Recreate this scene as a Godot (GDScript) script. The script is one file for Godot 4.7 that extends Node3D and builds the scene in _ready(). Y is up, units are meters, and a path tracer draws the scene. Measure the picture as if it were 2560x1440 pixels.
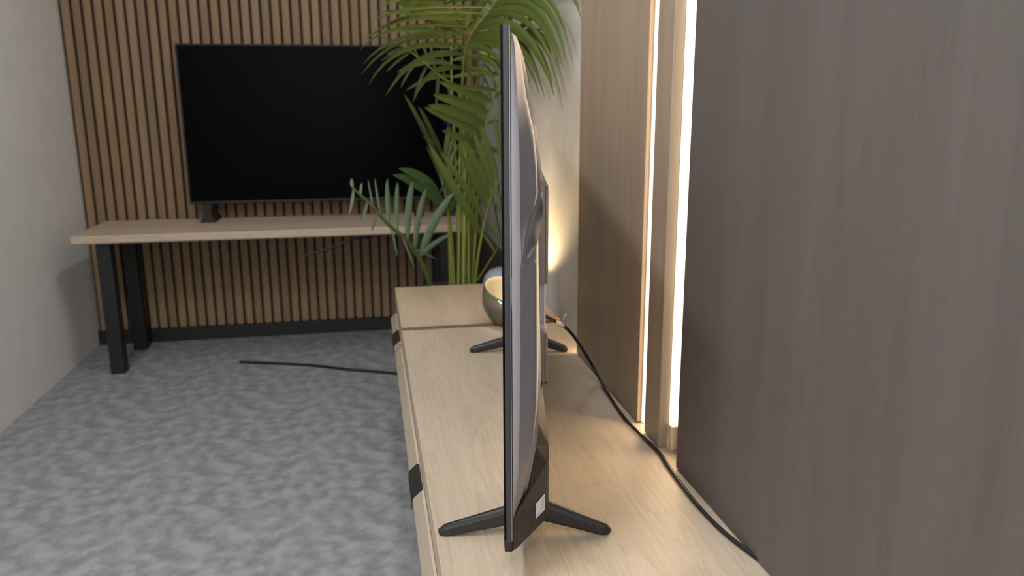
extends Node3D

const YAW := 10.26          # the camera and the big screen are turned this far against the room
const BENCH := 0.45         # height of the console tops
const TVWALL := [Vector2(0.6803, 0.0010), Vector2(0.6753, 0.0041), Vector2(0.6521, 0.0053), Vector2(0.6135, 0.0069), Vector2(0.5741, 0.0090), Vector2(0.5430, 0.0098), Vector2(0.4699, 0.0101), Vector2(0.4323, 0.0115), Vector2(0.4133, 0.0103), Vector2(0.3053, 0.0101), Vector2(0.2284, 0.0089), Vector2(0.1755, 0.0078), Vector2(0.1377, 0.0052), Vector2(0.1103, 0.0016), Vector2(0.0830, 0.0005)]
const TVA := [Vector2(0.6844, 0.0034), Vector2(0.6769, 0.0080), Vector2(0.6547, 0.0121), Vector2(0.6141, 0.0180), Vector2(0.5727, 0.0270), Vector2(0.5399, 0.0308), Vector2(0.5000, 0.0324), Vector2(0.4860, 0.0290), Vector2(0.4700, 0.0220), Vector2(0.4500, 0.0155), Vector2(0.4300, 0.0125), Vector2(0.4200, 0.0108)]
const TVB := [Vector2(0.6846, 0.0043), Vector2(0.6734, 0.0094), Vector2(0.6554, 0.0155), Vector2(0.6143, 0.0235), Vector2(0.5723, 0.0307), Vector2(0.5391, 0.0356), Vector2(0.5151, 0.0381), Vector2(0.4810, 0.0387), Vector2(0.4564, 0.0348), Vector2(0.4415, 0.0299), Vector2(0.4290, 0.0211), Vector2(0.4205, 0.0131)]
const TVLA := [Vector2(0.4236, 0.0321), Vector2(0.3424, 0.0327), Vector2(0.2901, 0.0329), Vector2(0.2365, 0.0320), Vector2(0.1816, 0.0264), Vector2(0.1537, 0.0207), Vector2(0.1197, 0.0139), Vector2(0.0853, 0.0038)]
const TVLB := [Vector2(0.4214, 0.0330), Vector2(0.3652, 0.0341), Vector2(0.3128, 0.0358), Vector2(0.2646, 0.0364), Vector2(0.2319, 0.0355), Vector2(0.1763, 0.0304), Vector2(0.1480, 0.0252), Vector2(0.1136, 0.0183), Vector2(0.0776, 0.0043)]
const PALM := Vector3(0.294, 0.000, -2.950)
const BOWL := Vector3(0.380, 0.450, -2.130)
const VASE := Vector3(0.486, 0.000, -2.920)
const TRINKET := Vector3(0.217, 0.575, -3.550)
const CABLE := [Vector3(0.284, 0.701, -1.300), Vector3(0.300, 0.686, -1.330), Vector3(0.334, 0.657, -1.400), Vector3(0.370, 0.625, -1.470), Vector3(0.404, 0.589, -1.530), Vector3(0.445, 0.532, -1.580), Vector3(0.474, 0.482, -1.585), Vector3(0.482, 0.455, -1.520), Vector3(0.474, 0.455, -1.386), Vector3(0.478, 0.455, -1.305), Vector3(0.484, 0.455, -1.227), Vector3(0.481, 0.455, -1.179), Vector3(0.478, 0.455, -1.133), Vector3(0.474, 0.455, -1.035), Vector3(0.481, 0.455, -0.939), Vector3(0.509, 0.455, -0.834), Vector3(0.556, 0.455, -0.741)]
const TAGS := [Vector3(0.339, 0.653, -1.410), Vector3(0.367, 0.628, -1.465), Vector3(0.333, 0.658, -1.410), Vector3(0.340, 0.658, -1.410), Vector3(0.348, 0.653, -1.420)]
const FLOOR_CABLE := [Vector3(-0.573, 0.006, -3.333), Vector3(-0.302, 0.006, -3.241), Vector3(-0.111, 0.006, -3.140), Vector3(-0.006, 0.006, -3.094), Vector3(0.089, 0.006, -3.040), Vector3(0.178, 0.006, -2.930), Vector3(0.236, 0.006, -2.721)]
const TABLE_CABLE := [Vector3(-0.270, 0.476, -3.200), Vector3(-0.175, 0.499, -3.220), Vector3(-0.087, 0.527, -3.250), Vector3(-0.030, 0.530, -3.280), Vector3(0.036, 0.533, -3.320), Vector3(0.105, 0.532, -3.360)]
const UPLIGHT := Vector3(0.410, 0.450, -2.360)
const UPAIM := Vector3(0.530, 1.100, -2.200)
var M := {}

# ---------------------------------------------------------------- helpers
func new_tool() -> SurfaceTool:
	var st := SurfaceTool.new()
	st.begin(Mesh.PRIMITIVE_TRIANGLES)
	st.set_smooth_group(-1)
	return st

func vert(st: SurfaceTool, p: Vector3, uv: Vector2) -> void:
	st.set_uv(uv)
	st.add_vertex(p)

func flat_uv(p: Vector3, n: Vector3, grain: int) -> Vector2:
	var a := n.abs()
	var axis := 0
	if a.y >= a.x and a.y >= a.z: axis = 1
	elif a.z >= a.x: axis = 2
	var rest := [0, 1, 2]
	rest.erase(axis)
	if rest[0] == grain: return Vector2(p[rest[1]], p[rest[0]])
	return Vector2(p[rest[0]], p[rest[1]])

func face(st: SurfaceTool, pts: Array, center: Vector3, grain := 2) -> void:
	# a flat polygon turned away from center
	var n: Vector3 = (pts[1] - pts[0]).cross(pts[2] - pts[0])
	var mid := Vector3.ZERO
	for p in pts: mid += p
	mid /= pts.size()
	var q := pts.duplicate()
	if n.dot(mid - center) < 0.0: q.reverse()
	for i in range(1, q.size() - 1):
		for k in [0, i + 1, i]:
			vert(st, q[k], flat_uv(q[k], n, grain))

func box(st: SurfaceTool, lo: Vector3, hi: Vector3, bev := 0.001, grain := 2) -> void:
	var c := (lo + hi) / 2.0
	var h := (hi - lo) / 2.0
	bev = minf(bev, minf(h.x, minf(h.y, h.z)) * 0.45)
	var corner := func(s: Vector3, axis: int) -> Vector3:
		var v := Vector3()
		for k in 3: v[k] = c[k] + s[k] * (h[k] if k == axis else h[k] - bev)
		return v
	for axis in 3:
		var b := (axis + 1) % 3
		var d := (axis + 2) % 3
		for s in [-1.0, 1.0]:
			var pts := []
			for e in [[-1, -1], [1, -1], [1, 1], [-1, 1]]:
				var v := Vector3()
				v[axis] = s; v[b] = e[0]; v[d] = e[1]
				pts.append(corner.call(v, axis))
			face(st, pts, c, grain)
		for e in ([[-1, -1], [1, -1], [1, 1], [-1, 1]] if bev > 0.0 else []):
			var u := Vector3(); u[axis] = -1; u[b] = e[0]; u[d] = e[1]
			var w := u; w[axis] = 1
			face(st, [corner.call(u, b), corner.call(w, b), corner.call(w, d), corner.call(u, d)], c, grain)
	for x in ([-1, 1] if bev > 0.0 else []):
		for y in [-1, 1]:
			for z in [-1, 1]:
				var v := Vector3(x, y, z)
				face(st, [corner.call(v, 0), corner.call(v, 1), corner.call(v, 2)], c, grain)

func prism_z(st: SurfaceTool, outline: Array, z0: float, z1: float, grain := 2) -> void:
	# outline of Vector2(x, y), swept along z
	var flat := PackedVector2Array(outline)
	var mid := Vector2.ZERO
	for p in outline: mid += p
	mid /= outline.size()
	var cw := Geometry2D.is_polygon_clockwise(flat)
	for i in outline.size():
		var a: Vector2 = outline[i]
		var b: Vector2 = outline[(i + 1) % outline.size()]
		var e := b - a
		var n := Vector2(e.y, -e.x) * (-1.0 if cw else 1.0)
		var m := (a + b) / 2.0 - n
		face(st, [Vector3(a.x, a.y, z0), Vector3(b.x, b.y, z0), Vector3(b.x, b.y, z1), Vector3(a.x, a.y, z1)], Vector3(m.x, m.y, (z0 + z1) / 2.0), grain)
	var idx := Geometry2D.triangulate_polygon(flat)
	for k in range(0, idx.size(), 3):
		for z in [z0, z1]:
			var t := []
			for j in 3: t.append(Vector3(flat[idx[k + j]].x, flat[idx[k + j]].y, z))
			face(st, t, Vector3(t[0].x, t[0].y, (z0 + z1) / 2.0), 1)

func grid(st: SurfaceTool, rows: Array, closed := false) -> void:
	# rows of points, smooth; the outside is where (next row) x (next column) points
	st.set_smooth_group(0)
	var n: int = rows[0].size()
	for i in rows.size() - 1:
		for j in (n if closed else n - 1):
			var k := (j + 1) % n
			var a: Vector3 = rows[i][j]; var b: Vector3 = rows[i][k]; var c: Vector3 = rows[i + 1][k]; var d: Vector3 = rows[i + 1][j]
			var ua := Vector2(float(j) / n, float(i) / (rows.size() - 1)); var ub := Vector2(float(j + 1) / n, ua.y)
			var uc := Vector2(ub.x, float(i + 1) / (rows.size() - 1)); var ud := Vector2(ua.x, uc.y)
			vert(st, a, ua); vert(st, b, ub); vert(st, c, uc)
			vert(st, a, ua); vert(st, c, uc); vert(st, d, ud)
	st.set_smooth_group(-1)

func lathe(st: SurfaceTool, profile: Array, at := Vector3.ZERO, sides := 48) -> void:
	var rows := []
	for p in profile:
		var row := []
		for j in sides:
			var a := TAU * j / sides
			row.append(at + Vector3(cos(a) * p.x, p.y, sin(a) * p.x))
		rows.append(row)
	grid(st, rows, true)

func tube(st: SurfaceTool, path: Array, radii: Array, sides := 8) -> void:
	var rows := []
	var side := Vector3.ZERO
	for i in path.size():
		var t: Vector3 = (path[mini(i + 1, path.size() - 1)] - path[maxi(i - 1, 0)]).normalized()
		if side == Vector3.ZERO: side = t.cross(Vector3(0.31, 0.2, 0.9)).normalized()
		side = (side - t * side.dot(t)).normalized()
		var up := t.cross(side)
		var r: float = radii[mini(i, radii.size() - 1)]
		var row := []
		for j in sides:
			var a := -TAU * j / sides
			row.append(path[i] + (side * cos(a) + up * sin(a)) * r)
		rows.append(row)
	grid(st, rows, true)
	for e in [0, path.size() - 1]:
		face(st, rows[e], path[1] if e == 0 else path[path.size() - 2])

func loft(st: SurfaceTool, sections: Array) -> void:
	# sections [center, half height, half depth]: rounded bars in the x-y plane
	var rows := []
	for i in sections.size():
		var c: Vector3 = sections[i][0]
		var t: Vector3 = (sections[mini(i + 1, sections.size() - 1)][0] - sections[maxi(i - 1, 0)][0]).normalized()
		var up := Vector3(-t.y, t.x, 0)
		if up.y < 0: up = -up
		var row := []
		for e in [[-1, -0.55], [-0.6, -1], [0.6, -1], [1, -0.55], [1, 0.45], [0.8, 0.82], [0.3, 1], [-0.3, 1], [-0.8, 0.82], [-1, 0.45]]:
			row.append(c + Vector3(0, 0, e[0] * sections[i][2]) + up * (e[1] * sections[i][1]))
		rows.append(row)
	for i in rows.size() - 1:
		var cc: Vector3 = (sections[i][0] + sections[i + 1][0]) / 2.0
		for j in 10:
			var k := (j + 1) % 10
			face(st, [rows[i][j], rows[i][k], rows[i + 1][k], rows[i + 1][j]], cc)
	face(st, rows[0], sections[1][0])
	face(st, rows[-1], sections[-2][0])

func curve(pts: Array, steps: int) -> Array:
	# Catmull-Rom through the points
	var out := []
	for i in pts.size() - 1:
		var a: Vector3 = pts[maxi(i - 1, 0)]; var b: Vector3 = pts[i]; var c: Vector3 = pts[i + 1]; var d: Vector3 = pts[mini(i + 2, pts.size() - 1)]
		for k in steps:
			out.append(b.cubic_interpolate(c, a, d, float(k) / steps))
	out.append(pts[-1])
	return out

func along(pts: Array, f: float) -> Vector3:
	var x := clampf(f, 0, 1) * (pts.size() - 1)
	var i := mini(int(x), pts.size() - 2)
	return pts[i].lerp(pts[i + 1], x - i)

func at_y(table: Array, y: float) -> float:
	# piecewise linear x(y); the table falls in y
	if y >= table[0].x: return table[0].y
	for i in table.size() - 1:
		if y >= table[i + 1].x:
			return lerpf(table[i + 1].y, table[i].y, (y - table[i + 1].x) / maxf(table[i].x - table[i + 1].x, 1e-6))
	return table[-1].y

func obj(called: String, st: SurfaceTool, m: Material, parent: Node = self) -> MeshInstance3D:
	st.generate_normals()
	var o := MeshInstance3D.new()
	o.name = called
	o.mesh = st.commit()
	o.material_override = m
	parent.add_child(o, true)
	return o

func tag(o: Node, label: String, category: String, group := "") -> void:
	o.set_meta("label", label)
	o.set_meta("category", category)
	if group: o.set_meta("group", group)

func struct(o: Node, label: String, category: String) -> void:
	tag(o, label, category)
	o.set_meta("kind", "structure")

func thing(called: String, label: String, category: String, at := Vector3.ZERO, turn := 0.0, group := "") -> Node3D:
	var o := Node3D.new()
	o.name = called
	o.position = at
	o.rotation_degrees.y = turn
	add_child(o, true)
	tag(o, label, category, group)
	return o

# ---------------------------------------------------------------- materials
func plain(c: Color, rough := 0.6, metal := 0.0) -> StandardMaterial3D:
	var m := StandardMaterial3D.new()
	m.albedo_color = c
	m.roughness = rough
	m.metallic = metal
	return m

func noise(seed_: int, freq: float, octaves := 3) -> FastNoiseLite:
	var n := FastNoiseLite.new()
	n.seed = seed_
	n.noise_type = FastNoiseLite.TYPE_SIMPLEX_SMOOTH
	n.frequency = freq
	n.fractal_octaves = octaves
	return n

func field(seed_: int, w: int, h: int, cells_x: int, cells_y: int, freq := 0.12, octaves := 3) -> PackedFloat32Array:
	# noise drawn small and stretched to w x h, 0..1
	var im := noise(seed_, freq, octaves).get_seamless_image(cells_x, cells_y, false, false, 0.2)
	im.convert(Image.FORMAT_RF)
	im.resize(w, h, Image.INTERPOLATE_CUBIC)
	return im.get_data().to_float32_array()

func texture_of(w: int, h: int, data: PackedByteArray) -> ImageTexture:
	return ImageTexture.create_from_image(Image.create_from_data(w, h, false, Image.FORMAT_RGB8, data))

func wood(seed_: int, light: Color, dark: Color, size: Vector2, strips: int, rings: float, contrast: float, rough := 0.5) -> StandardMaterial3D:
	# v runs along the grain; size is what the picture covers in metres
	var w := 640
	var h := 1024
	var low := field(seed_, w, h, 40, 20, 0.07, 2)
	var streak := field(seed_ + 1, w, h, 320, 16, 0.3, 3)
	var pore := field(seed_ + 2, w, h, 640, 56, 0.45, 2)
	var tone := field(seed_ + 3, w, h, 24, 8, 0.2, 1)
	var rng := RandomNumberGenerator.new()
	rng.seed = seed_
	var shift := []
	for k in strips: shift.append([rng.randf() * 7.0, rng.randf_range(-0.09, 0.09)])
	var data := PackedByteArray()
	data.resize(w * h * 3)
	var bump := PackedByteArray()
	bump.resize(w * h)
	for y in h:
		for x in w:
			var i := y * w + x
			var s: Array = shift[(x * strips) / w]
			var f: float = low[i] * rings + s[0] + streak[i] * 0.35
			var ring := f - floorf(f)
			ring = ring * ring
			var p := clampf((pore[i] - 0.55) * 4.0, 0.0, 1.0)
			var k: float = clampf(0.35 + s[1] + contrast * (0.42 * (ring - 0.3) + 0.7 * (streak[i] - 0.5) + 0.5 * (tone[i] - 0.5)) + 0.17 * p, 0.0, 1.0)
			var c := light.lerp(dark, k)
			data[i * 3] = int(c.r * 255.0); data[i * 3 + 1] = int(c.g * 255.0); data[i * 3 + 2] = int(c.b * 255.0)
			bump[i] = int(255.0 * clampf(0.8 - 0.5 * p - 0.2 * streak[i], 0.0, 1.0))
	var m := plain(Color.WHITE, rough)
	m.albedo_texture = texture_of(w, h, data)
	m.uv1_scale = Vector3(1.0 / size.x, 1.0 / size.y, 1)
	m.heightmap_enabled = true
	m.heightmap_texture = ImageTexture.create_from_image(Image.create_from_data(w, h, false, Image.FORMAT_L8, bump))
	m.heightmap_scale = 0.02
	return m

func mottled(seed_: int, a: Color, b: Color, scale: float, coarse: float, fine: float, rough: float, relief: float, sharp := 1.0) -> StandardMaterial3D:
	# plaster and concrete: blotches of two tones, in the object's own axes; scale = metres per picture
	var n := 512
	var big := field(seed_, n, n, 128, 128, 0.05, 5)
	var small := field(seed_ + 9, n, n, 512, 512, 0.16, 3)
	var data := PackedByteArray()
	data.resize(n * n * 3)
	var bump := PackedByteArray()
	bump.resize(n * n)
	for i in n * n:
		var k := clampf(0.5 + sharp * (coarse * (big[i] - 0.5) + fine * (small[i] - 0.5)), 0.0, 1.0)
		var c := a.lerp(b, k)
		data[i * 3] = int(c.r * 255.0); data[i * 3 + 1] = int(c.g * 255.0); data[i * 3 + 2] = int(c.b * 255.0)
		bump[i] = int(255.0 * clampf(0.5 * big[i] + 0.5 * small[i], 0.0, 1.0))
	var m := plain(Color.WHITE, rough)
	m.albedo_texture = texture_of(n, n, data)
	m.heightmap_enabled = true
	m.heightmap_texture = ImageTexture.create_from_image(Image.create_from_data(n, n, false, Image.FORMAT_L8, bump))
	m.heightmap_scale = relief
	m.uv1_triplanar = true
	m.uv1_scale = Vector3.ONE / scale
	return m

func stripes() -> ImageTexture:
	var im := Image.create(64, 8, false, Image.FORMAT_L8)
	for x in 64:
		var g := 0.5 + 0.5 * cos(TAU * x / 16.0)
		im.fill_rect(Rect2i(x, 0, 1, 8), Color(g, g, g))
	return ImageTexture.create_from_image(im)

func materials() -> void:
	M.bench = wood(11, Color(0.735, 0.672, 0.59), Color(0.58, 0.51, 0.43), Vector2(0.46, 1.3), 4, 5.5, 0.42, 0.55)
	M.bench_far = wood(31, Color(0.735, 0.665, 0.58), Color(0.58, 0.505, 0.42), Vector2(0.46, 1.3), 3, 5.0, 0.42, 0.55)
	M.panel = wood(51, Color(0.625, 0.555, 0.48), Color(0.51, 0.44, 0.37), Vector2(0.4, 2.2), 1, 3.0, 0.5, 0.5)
	M.added_panel = wood(61, Color(0.36, 0.335, 0.32), Color(0.29, 0.265, 0.25), Vector2(0.4, 2.2), 1, 3.0, 0.5, 0.6)  # added panel out of view, dark to dim the shell reflection
	M.slat = wood(71, Color(0.56, 0.465, 0.35), Color(0.43, 0.34, 0.24), Vector2(0.3, 2.0), 1, 3.0, 0.5, 0.6)
	M.table = wood(91, Color(0.74, 0.67, 0.59), Color(0.60, 0.52, 0.44), Vector2(0.5, 1.6), 3, 5.0, 0.5, 0.5)
	M.plaster = mottled(5, Color(0.655, 0.64, 0.625), Color(0.735, 0.722, 0.705), 1.3, 0.8, 0.3, 0.75, 0.02)
	M.floor = mottled(7, Color(0.47, 0.473, 0.48), Color(0.585, 0.588, 0.595), 0.45, 1.6, 0.5, 0.6, 0.02)
	M.white = mottled(13, Color(0.87, 0.865, 0.85), Color(0.92, 0.915, 0.905), 1.0, 0.5, 0.4, 0.85, 0.02)
	M.backing = plain(Color(0.33, 0.25, 0.175), 0.9)
	M.black = plain(Color(0.055, 0.055, 0.06), 0.55)
	M.handle = plain(Color(0.13, 0.125, 0.12), 0.5, 0.2)
	M.screen_black = plain(Color(0.02, 0.02, 0.022), 0.3)
	M.screen_black.metallic_specular = 0.2
	M.glass = plain(Color(0.02, 0.02, 0.024), 0.08)
	M.frame = plain(Color(0.21, 0.21, 0.22), 0.42, 0.2)
	M.shell = plain(Color(0.66, 0.65, 0.68), 0.52, 0.8)
	var speck := NoiseTexture2D.new()
	speck.width = 256; speck.height = 256; speck.seamless = true
	speck.noise = noise(3, 0.35, 2)
	M.shell.heightmap_enabled = true
	M.shell.heightmap_texture = speck
	M.shell.heightmap_scale = 0.012
	M.shell.uv1_triplanar = true
	M.shell.uv1_scale = Vector3.ONE * 12.0
	M.rear = plain(Color(0.50, 0.455, 0.425), 0.38, 0.3)
	M.housing = plain(Color(0.20, 0.175, 0.16), 0.5, 0.0)
	M.housing.metallic_specular = 0.25
	M.ribbed = plain(Color(0.22, 0.19, 0.175), 0.45, 0.1)
	M.ribbed.heightmap_enabled = true
	M.ribbed.heightmap_texture = stripes()
	M.ribbed.heightmap_scale = 0.12
	M.ribbed.uv1_scale = Vector3(80, 1, 1)
	M.foot = plain(Color(0.125, 0.12, 0.128), 0.45)
	M.cable = plain(Color(0.07, 0.068, 0.07), 0.42)
	M.leaf = plain(Color(0.335, 0.395, 0.185), 0.32)
	M.leaf_sheen = plain(Color(0.38, 0.48, 0.40), 0.28)  # overhead sheen on these leaves put into a lighter colour
	M.leaf_dark = plain(Color(0.27, 0.37, 0.23), 0.3)
	for k in ["leaf", "leaf_dark", "leaf_sheen"]:
		M[k].backlight_enabled = true
		M[k].backlight = Color(0.20, 0.23, 0.07)
	M.stem = plain(Color(0.49, 0.52, 0.22), 0.5)
	M.pot = plain(Color(0.12, 0.12, 0.125), 0.6)
	M.soil = mottled(23, Color(0.10, 0.075, 0.055), Color(0.2, 0.16, 0.12), 0.2, 1.0, 0.8, 0.95, 0.2)
	M.vase = plain(Color(0.62, 0.66, 0.69), 0.5)
	M.cream = plain(Color(0.90, 0.84, 0.70), 0.15)
	M.tag = plain(Color(0.86, 0.85, 0.85), 0.5)
	M.orange = plain(Color(0.80, 0.56, 0.25), 0.5)
	M.led = plain(Color(1.0, 0.93, 0.80), 0.6)
	M.led.emission_enabled = true
	M.led.emission = Color(1.0, 0.945, 0.83)
	M.led.emission_energy_multiplier = 1.0
	M.profile = plain(Color(0.88, 0.80, 0.66), 0.5)
	M.lamp = plain(Color(1, 1, 1), 0.6)
	M.lamp.emission_enabled = true
	M.lamp.emission = Color(0.98, 0.99, 1.0)
	M.lamp.emission_energy_multiplier = 6.0
	M.fill_pane = plain(Color(1, 1, 1), 0.6)  # glow of the added fill window
	M.fill_pane.emission_enabled = true
	M.fill_pane.emission = Color(0.96, 0.98, 1.0)
	M.fill_pane.emission_energy_multiplier = 0.7
	# glazed bowl: gold-green glaze with an iridescent band round its shoulder
	var g := Gradient.new()
	g.offsets = PackedFloat32Array([0.0, 0.15, 0.40, 0.52, 0.59, 0.65, 0.70, 0.76, 0.83, 0.92, 1.0])
	g.colors = PackedColorArray([Color(0.16, 0.15, 0.11), Color(0.33, 0.29, 0.21), Color(0.42, 0.37, 0.27), Color(0.38, 0.37, 0.30), Color(0.31, 0.38, 0.33), Color(0.40, 0.33, 0.38), Color(0.50, 0.35, 0.33), Color(0.45, 0.41, 0.27), Color(0.33, 0.40, 0.30), Color(0.33, 0.38, 0.33), Color(0.46, 0.43, 0.31)])
	var gt := GradientTexture2D.new()
	gt.gradient = g
	gt.width = 16; gt.height = 256
	gt.fill_from = Vector2(0, 0); gt.fill_to = Vector2(0, 1)
	M.glaze = plain(Color.WHITE, 0.1, 0.3)
	M.glaze.albedo_texture = gt
	M.glaze.texture_repeat = false

# ---------------------------------------------------------------- the setting
func build_room() -> void:
	var st := new_tool()
	box(st, Vector3(-1.35, -0.1, -3.9), Vector3(0.65, 0.0, 2.4), 0.0)
	struct(obj("floor", st, M.floor), "mottled grey concrete-look floor in front of the console", "floor")
	st = new_tool()
	box(st, Vector3(-1.35, 2.62, -3.9), Vector3(0.65, 2.72, 2.4), 0.0)
	struct(obj("ceiling", st, M.white), "plain white ceiling above the room", "ceiling")
	st = new_tool()
	box(st, Vector3(0.53, 0.0, -3.9), Vector3(0.65, 2.62, 2.4), 0.0)
	struct(obj("wall_right", st, M.plaster), "grey mottled plaster wall behind the television and the palm", "wall")
	st = new_tool()
	box(st, Vector3(-1.35, 0.0, -3.9), Vector3(-1.25, 2.62, 2.4), 0.0)
	struct(obj("wall_left", st, M.white), "plain white side wall beyond the left end of the far television", "wall")
	st = new_tool()
	box(st, Vector3(-1.25, 0.0, 2.3), Vector3(0.53, 2.62, 2.4), 0.0)
	struct(obj("wall_front", st, M.white), "plain white wall behind the viewer", "wall")
	st = new_tool()
	box(st, Vector3(-1.25, 0.0, -3.9), Vector3(0.53, 2.62, -3.765), 0.0)
	var back := obj("wall_back", st, M.backing)
	struct(back, "wall of upright brown timber slats behind the far television", "wall")
	# the slats: one mesh, one piece each
	st = new_tool()
	box(st, Vector3(0, 0.066, -0.013), Vector3(0.0305, 2.62, 0.013), 0.0015, 1)
	st.generate_normals()
	var slat_mesh := st.commit()
	var tones := []
	for k in 4:
		var m: StandardMaterial3D = M.slat.duplicate()
		m.albedo_color = [Color(1, 1, 1), Color(0.95, 0.94, 0.93), Color(1, 0.97, 0.93), Color(0.93, 0.93, 0.94)][k]
		m.uv1_offset = Vector3(0.23 * k, 0.31 * k, 0)
		tones.append(m)
	var x := 0.5 - 0.0425 * 41 + 0.0085
	var n := 0
	while x < 0.49:
		var s := MeshInstance3D.new()
		s.name = "slat"
		s.mesh = slat_mesh
		s.material_override = tones[(n * 7 + n / 3) % 4]
		s.position = Vector3(x, 0, -3.752)
		back.add_child(s, true)
		x += 0.0425
		n += 1
	st = new_tool()
	box(st, Vector3(-1.25, 0.0, -3.765), Vector3(0.53, 0.066, -3.735), 0.002)
	struct(obj("baseboard_back", st, M.black), "black baseboard along the foot of the slatted wall", "baseboard")
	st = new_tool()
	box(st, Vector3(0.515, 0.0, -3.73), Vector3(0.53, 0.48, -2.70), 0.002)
	struct(obj("trim_1", st, M.dark_board), "low dark board added to darken the plaster wall behind the palm", "trim")  # board added to darken the foot of the plaster wall

func build_fill_window() -> void:  # added window behind the viewer, serving as frontal fill light
	var w := Node3D.new()
	w.name = "window_1"
	w.position = Vector3(-0.35, 1.55, 2.3)
	add_child(w)
	struct(w, "wide bright window added as fill light on the white wall behind the viewer", "window")
	var st := new_tool()
	for b in [[Vector3(-0.72, -0.72, -0.04), Vector3(0.72, -0.66, 0)], [Vector3(-0.72, 0.66, -0.04), Vector3(0.72, 0.72, 0)], [Vector3(-0.72, -0.66, -0.04), Vector3(-0.66, 0.66, 0)], [Vector3(0.66, -0.66, -0.04), Vector3(0.72, 0.66, 0)], [Vector3(-0.02, -0.66, -0.035), Vector3(0.02, 0.66, 0)]]:
		box(st, b[0], b[1], 0.003)
	obj("fill_window_frame", st, M.white, w)
	for x in [-0.34, 0.34]:
		st = new_tool()
		box(st, Vector3(x - 0.32, -0.66, -0.012), Vector3(x + 0.32, 0.66, -0.004), 0.0)
		obj("fill_lit_pane", st, M.fill_pane, w)
	lamp_area("fill_window_light", Vector3(-0.35, 1.55, 2.24), Vector3(0, 0, -1), Vector2(1.3, 1.3), 0.4, Color(0.96, 0.98, 1.0))

func build_cladding() -> void:
	var st := new_tool()
	box(st, Vector3(0.493, BENCH + 0.003, -1.82), Vector3(0.503, 2.62, -1.366), 0.0008, 1)
	tag(obj("wall_panel", st, M.panel), "wide brown wood panel standing behind the television, left of the light strip", "panel")
	st = new_tool()
	box(st, Vector3(0.4925, BENCH + 0.0015, -1.322), Vector3(0.511, 2.62, -1.249), 0.0012, 1)
	tag(obj("wall_pilaster", st, M.panel), "narrow brown wood post standing between the two light strips", "post")
	# unseen cladding towards the viewer, made dark to dim the shell reflection
	st = new_tool()
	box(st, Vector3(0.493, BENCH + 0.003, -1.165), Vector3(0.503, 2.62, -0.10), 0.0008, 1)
	tag(obj("wall_panel", st, M.added_panel), "wide dark grey-brown panel added nearest the viewer, dimming the reflection in the television", "panel")
	var led := thing("led_strip", "glowing warm white light strip in the slot between panel and post", "light strip", Vector3(0.517, BENCH, -1.367))
	st = new_tool()
	box(st, Vector3(-0.0135, 0.002, -0.005), Vector3(0.0125, 2.15, 0.005), 0.001, 1)
	obj("diffuser", st, M.led, led)
	lamp_area("strip_light", Vector3(0.515, 1.5, -1.352), Vector3(-0.8, 0, 0.6), Vector2(0.016, 2.1), 0.17, Color(1.0, 0.87, 0.69))
	led = thing("led_strip", "warm light strip hidden behind the far edge of the wide brown panel, facing the palm", "light strip", Vector3(0.517, BENCH, -1.808))
	st = new_tool()
	box(st, Vector3(-0.0125, 0.002, -0.005), Vector3(0.0125, 2.15, 0.005), 0.001, 1)
	obj("diffuser", st, M.led, led)
	lamp_area("strip_light", Vector3(0.517, 1.5, -1.817), Vector3(-0.6, 0, -0.8), Vector2(0.02, 2.1), 0.20, Color(1.0, 0.87, 0.69))
	led = thing("led_strip", "glowing warm white light strip along the near side of the post", "light strip", Vector3(0.52, BENCH, -1.24))
	st = new_tool()
	box(st, Vector3(-0.009, 0.045, -0.008), Vector3(0.010, 2.15, 0.006), 0.001, 1)
	obj("diffuser", st, M.led, led)
	st = new_tool()
	box(st, Vector3(-0.009, 0.0, -0.008), Vector3(0.010, 0.045, 0.005), 0.001, 1)
	obj("end_cap", st, M.profile, led)
	lamp_area("strip_light", Vector3(0.508, 1.55, -1.226), Vector3(-0.45, 0, 0.9), Vector2(0.02, 2.1), 0.27, Color(1.0, 0.87, 0.69))

func lamp_area(called: String, at: Vector3, towards: Vector3, size: Vector2, energy: float, c: Color) -> void:
	var l := AreaLight3D.new()
	l.name = called
	l.area_size = size
	l.light_energy = energy
	l.light_color = c
	l.area_range = 8.0
	l.area_normalize_energy = true
	l.shadow_enabled = true
	l.position = at
	var up := Vector3.UP if absf(towards.normalized().y) < 0.9 else Vector3.BACK
	l.basis = Basis.looking_at(towards.normalized(), up)
	add_child(l, true)

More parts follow.
